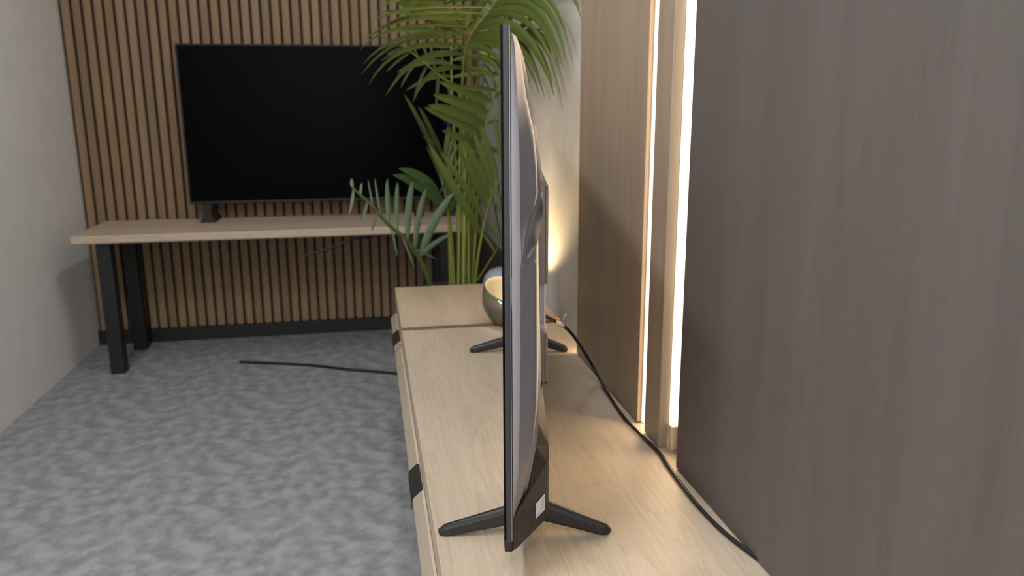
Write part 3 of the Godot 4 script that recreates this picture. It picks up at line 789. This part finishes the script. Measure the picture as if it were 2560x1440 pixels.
func build_cables() -> void:
	var t := thing("power_cable", "black cable running from the back of the television down across the console", "cable", CABLE[0])
	var path := []
	for p in curve(CABLE, 8): path.append(p - CABLE[0])
	var st := new_tool()
	tube(st, path, [0.0033], 10)
	obj("cord", st, M.cable, t)
	st = new_tool()
	tube(st, [path[0] + (path[0] - path[1]).normalized() * 0.022, path[0] + (path[0] - path[1]).normalized() * 0.002, path[1] * 0.6, path[2]], [0.0095, 0.009, 0.006, 0.004], 12)
	obj("plug", st, M.cable, t)
	# a white paper flag folded round the cord, and an orange strip on it
	var a: Vector3 = TAGS[0] - CABLE[0]
	var b: Vector3 = TAGS[1] - CABLE[0]
	st = new_tool()
	tube(st, [a, a.lerp(b, 0.5), b], [0.0052], 10)
	var loop := []
	var dir := (b - a).normalized()
	for i in 9:
		var f := PI * i / 8.0
		loop.append(b + Vector3(0.004, 0.004, 0) - dir * (0.008 - 0.008 * cos(f)) * 1.1 + Vector3(0.006 * sin(f), 0.014 * sin(f) + 0.003, 0))
	var rows := []
	for p in loop: rows.append([p + Vector3(0, 0, -0.007), p + Vector3(0, 0, 0.007)])
	grid(st, rows)
	obj("cable_tag", st, M.tag, t).set_meta("label", "white paper tag")
	st = new_tool()
	tube(st, curve([TAGS[2] - CABLE[0], TAGS[3] - CABLE[0], TAGS[4] - CABLE[0]], 4), [0.0035], 8)
	obj("cable_tag", st, M.orange, t).set_meta("label", "orange tag end")
	st = new_tool()
	tube(st, curve(FLOOR_CABLE, 8), [0.006], 8)
	tag(obj("floor_cable", st, M.cable), "black cable lying across the grey floor, left of the consoles", "cable")
	st = new_tool()
	tube(st, curve(TABLE_CABLE, 8), [0.004], 8)
	tag(obj("table_cable", st, M.cable), "thin black cable sagging under the front edge of the far table", "cable")

func build_uplight() -> void:
	var t := thing("uplight", "small black spotlight on the console behind the television, shining on the plaster wall", "lamp", UPLIGHT)
	var st := new_tool()
	lathe(st, [Vector2(0.0005, 0.0), Vector2(0.022, 0.0), Vector2(0.022, 0.006), Vector2(0.006, 0.008), Vector2(0.006, 0.016), Vector2(0.014, 0.018), Vector2(0.017, 0.045), Vector2(0.0145, 0.045), Vector2(0.013, 0.038)], Vector3.ZERO, 24)
	obj("body", st, M.black, t)
	st = new_tool()
	lathe(st, [Vector2(0.0134, 0.0385), Vector2(0.0005, 0.039)], Vector3.ZERO, 24)
	obj("bulb", st, M.led, t)
	var l := SpotLight3D.new()
	l.name = "uplight_beam"
	l.position = UPLIGHT + Vector3(0, 0.05, 0)
	l.look_at_from_position(l.position, UPAIM)
	l.light_color = Color(1.0, 0.86, 0.62)
	l.light_energy = 0.32
	l.light_size = 0.012
	l.spot_range = 8.0
	l.spot_attenuation = 2.0
	l.spot_angle = 50.0
	l.spot_angle_attenuation = 0.6
	l.shadow_enabled = true
	add_child(l)

func ceiling_lamp(at: Vector3, size: Vector2, energy: float, label: String) -> void:
	var t := thing("ceiling_light", label, "ceiling light", at, 0.0, "linear ceiling lights")
	var st := new_tool()
	box(st, Vector3(-size.x / 2 - 0.01, -0.02, -size.y / 2 - 0.01), Vector3(size.x / 2 + 0.01, 0.0, size.y / 2 + 0.01), 0.002)
	obj("housing", st, M.handle, t)
	st = new_tool()
	box(st, Vector3(-size.x / 2, -0.024, -size.y / 2), Vector3(size.x / 2, -0.0195, size.y / 2), 0.001)
	obj("diffuser", st, M.lamp, t)
	lamp_area("ceiling_light_glow", at + Vector3(0, -0.03, 0), Vector3(0, -1, 0), size, energy, Color(0.97, 0.985, 1.0))

# ---------------------------------------------------------------- the scene
func _ready() -> void:
	var cam := Camera3D.new()
	cam.name = "camera"
	cam.keep_aspect = Camera3D.KEEP_HEIGHT
	cam.fov = rad_to_deg(2.0 * atan(720.0 / 1960.0))
	cam.near = 0.05
	cam.far = 50.0
	cam.position = Vector3(0, 1.05, 0)
	cam.basis = Basis(Vector3.UP, deg_to_rad(-YAW)) * Basis(Vector3.RIGHT, deg_to_rad(-12.9)) * Basis(Vector3.BACK, deg_to_rad(-0.3))
	var lens := CameraAttributesPhysical.new()
	lens.frustum_focal_length = 12.0 * 1960.0 / 720.0
	lens.frustum_focus_distance = 1.12
	lens.exposure_aperture = 7.0
	lens.frustum_near = 0.05
	lens.frustum_far = 50.0
	cam.attributes = lens
	add_child(cam)
	cam.current = true
	var env := Environment.new()
	env.background_mode = Environment.BG_COLOR
	env.background_color = Color(0.0, 0.0, 0.0)
	env.tonemap_mode = Environment.TONE_MAPPER_LINEAR
	env.tonemap_exposure = 1.4
	env.sdfgi_enabled = true
	env.ssao_enabled = true
	env.ssil_enabled = true
	var we := WorldEnvironment.new()
	we.name = "environment"
	we.environment = env
	add_child(we)
	materials()
	extra_materials()
	ceiling_lamp(Vector3(-0.95, 2.62, -0.30), Vector2(0.14, 0.8), 3.2, "ceiling light left of the viewer, over the middle of the floor")
	ceiling_lamp(Vector3(0.12, 2.62, -2.25), Vector2(0.12, 0.9), 0.6, "ceiling light over the far console, nearest the slatted wall")
	ceiling_lamp(Vector3(-0.25, 2.62, 1.10), Vector2(0.12, 0.9), 2.2, "ceiling light behind the viewer, nearest the added window")
	build_room()
	build_fill_window()
	build_cladding()
	console("tv_console", "long pale wood console carrying the big television, nearest the viewer", -2.116, 0.05, [-2.116, -1.955, -0.75, 0.05], [[1, -1.367, -1.262]], M.bench)
	console("tv_console", "short pale wood console at the far end, beyond the joint in the tops", -2.665, -2.152, [-2.50, -2.155], [[0, -2.295, -2.18]], M.bench_far)
	build_television()
	build_table()
	build_far_television()
	build_palm()
	build_vase()
	build_bowl()
	build_cables()
	build_uplight()

func extra_materials() -> void:
	M.joint_shade = plain(Color(0.50, 0.41, 0.32), 0.6)  # shade in the console joint, given as a darker strip colour
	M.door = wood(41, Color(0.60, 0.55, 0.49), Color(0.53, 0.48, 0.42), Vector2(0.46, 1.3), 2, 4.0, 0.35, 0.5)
	M.dark_board = plain(Color(0.30, 0.27, 0.255), 0.7)  # dark tone of the added low board
	M.bright = plain(Color(0.62, 0.62, 0.64), 0.3, 0.7)
	# sticker: white paper with rows of fine grey print
	var im := Image.create(128, 112, false, Image.FORMAT_RGB8)
	im.fill(Color(0.90, 0.89, 0.90))
	var rng := RandomNumberGenerator.new()
	rng.seed = 4
	for r in 9:
		var x := 70
		while x < 118:
			var w := rng.randi_range(2, 7)
			im.fill_rect(Rect2i(x, 12 + r * 10, w, 3), Color(0.45, 0.44, 0.46))
			x += w + 2
	for r in 2:
		var x := 10
		while x < 60:
			var w := rng.randi_range(2, 7)
			im.fill_rect(Rect2i(x, 94 + r * 8, w, 3), Color(0.45, 0.44, 0.46))
			x += w + 2
	M.sticker = plain(Color.WHITE, 0.5)
	M.sticker.albedo_texture = ImageTexture.create_from_image(im)
	# what the far screen shows: nearly black, some violet and rose near its right edge
	im = Image.create(256, 144, false, Image.FORMAT_RGB8)
	im.fill(Color(0.010, 0.008, 0.010))
	for s in [[248.0, 61.0, 3.0, 6.0, Color(0.85, 0.42, 0.40)], [242.0, 70.0, 5.0, 6.0, Color(0.20, 0.14, 0.36)], [239.0, 110.0, 4.0, 9.0, Color(0.42, 0.22, 0.45)], [240.0, 117.0, 3.0, 4.0, Color(0.85, 0.55, 0.50)], [170.0, 90.0, 60.0, 50.0, Color(0.012, 0.010, 0.022)]]:
		for y in range(maxi(0, int(s[1] - s[3] * 2)), mini(144, int(s[1] + s[3] * 2))):
			for x in range(maxi(0, int(s[0] - s[2] * 2)), mini(256, int(s[0] + s[2] * 2))):
				var k := exp(-(pow((x - s[0]) / s[2], 2) + pow((y - s[1]) / s[3], 2)) * 1.5)
				im.set_pixel(x, y, im.get_pixel(x, y).lerp(s[4], k))
	M.screen = plain(Color(0.012, 0.011, 0.013), 0.25)
	M.screen.metallic_specular = 0.12
	M.screen.emission_enabled = true
	M.screen.emission = Color.BLACK
	M.screen.emission_texture = ImageTexture.create_from_image(im)
	M.screen.emission_energy_multiplier = 0.5
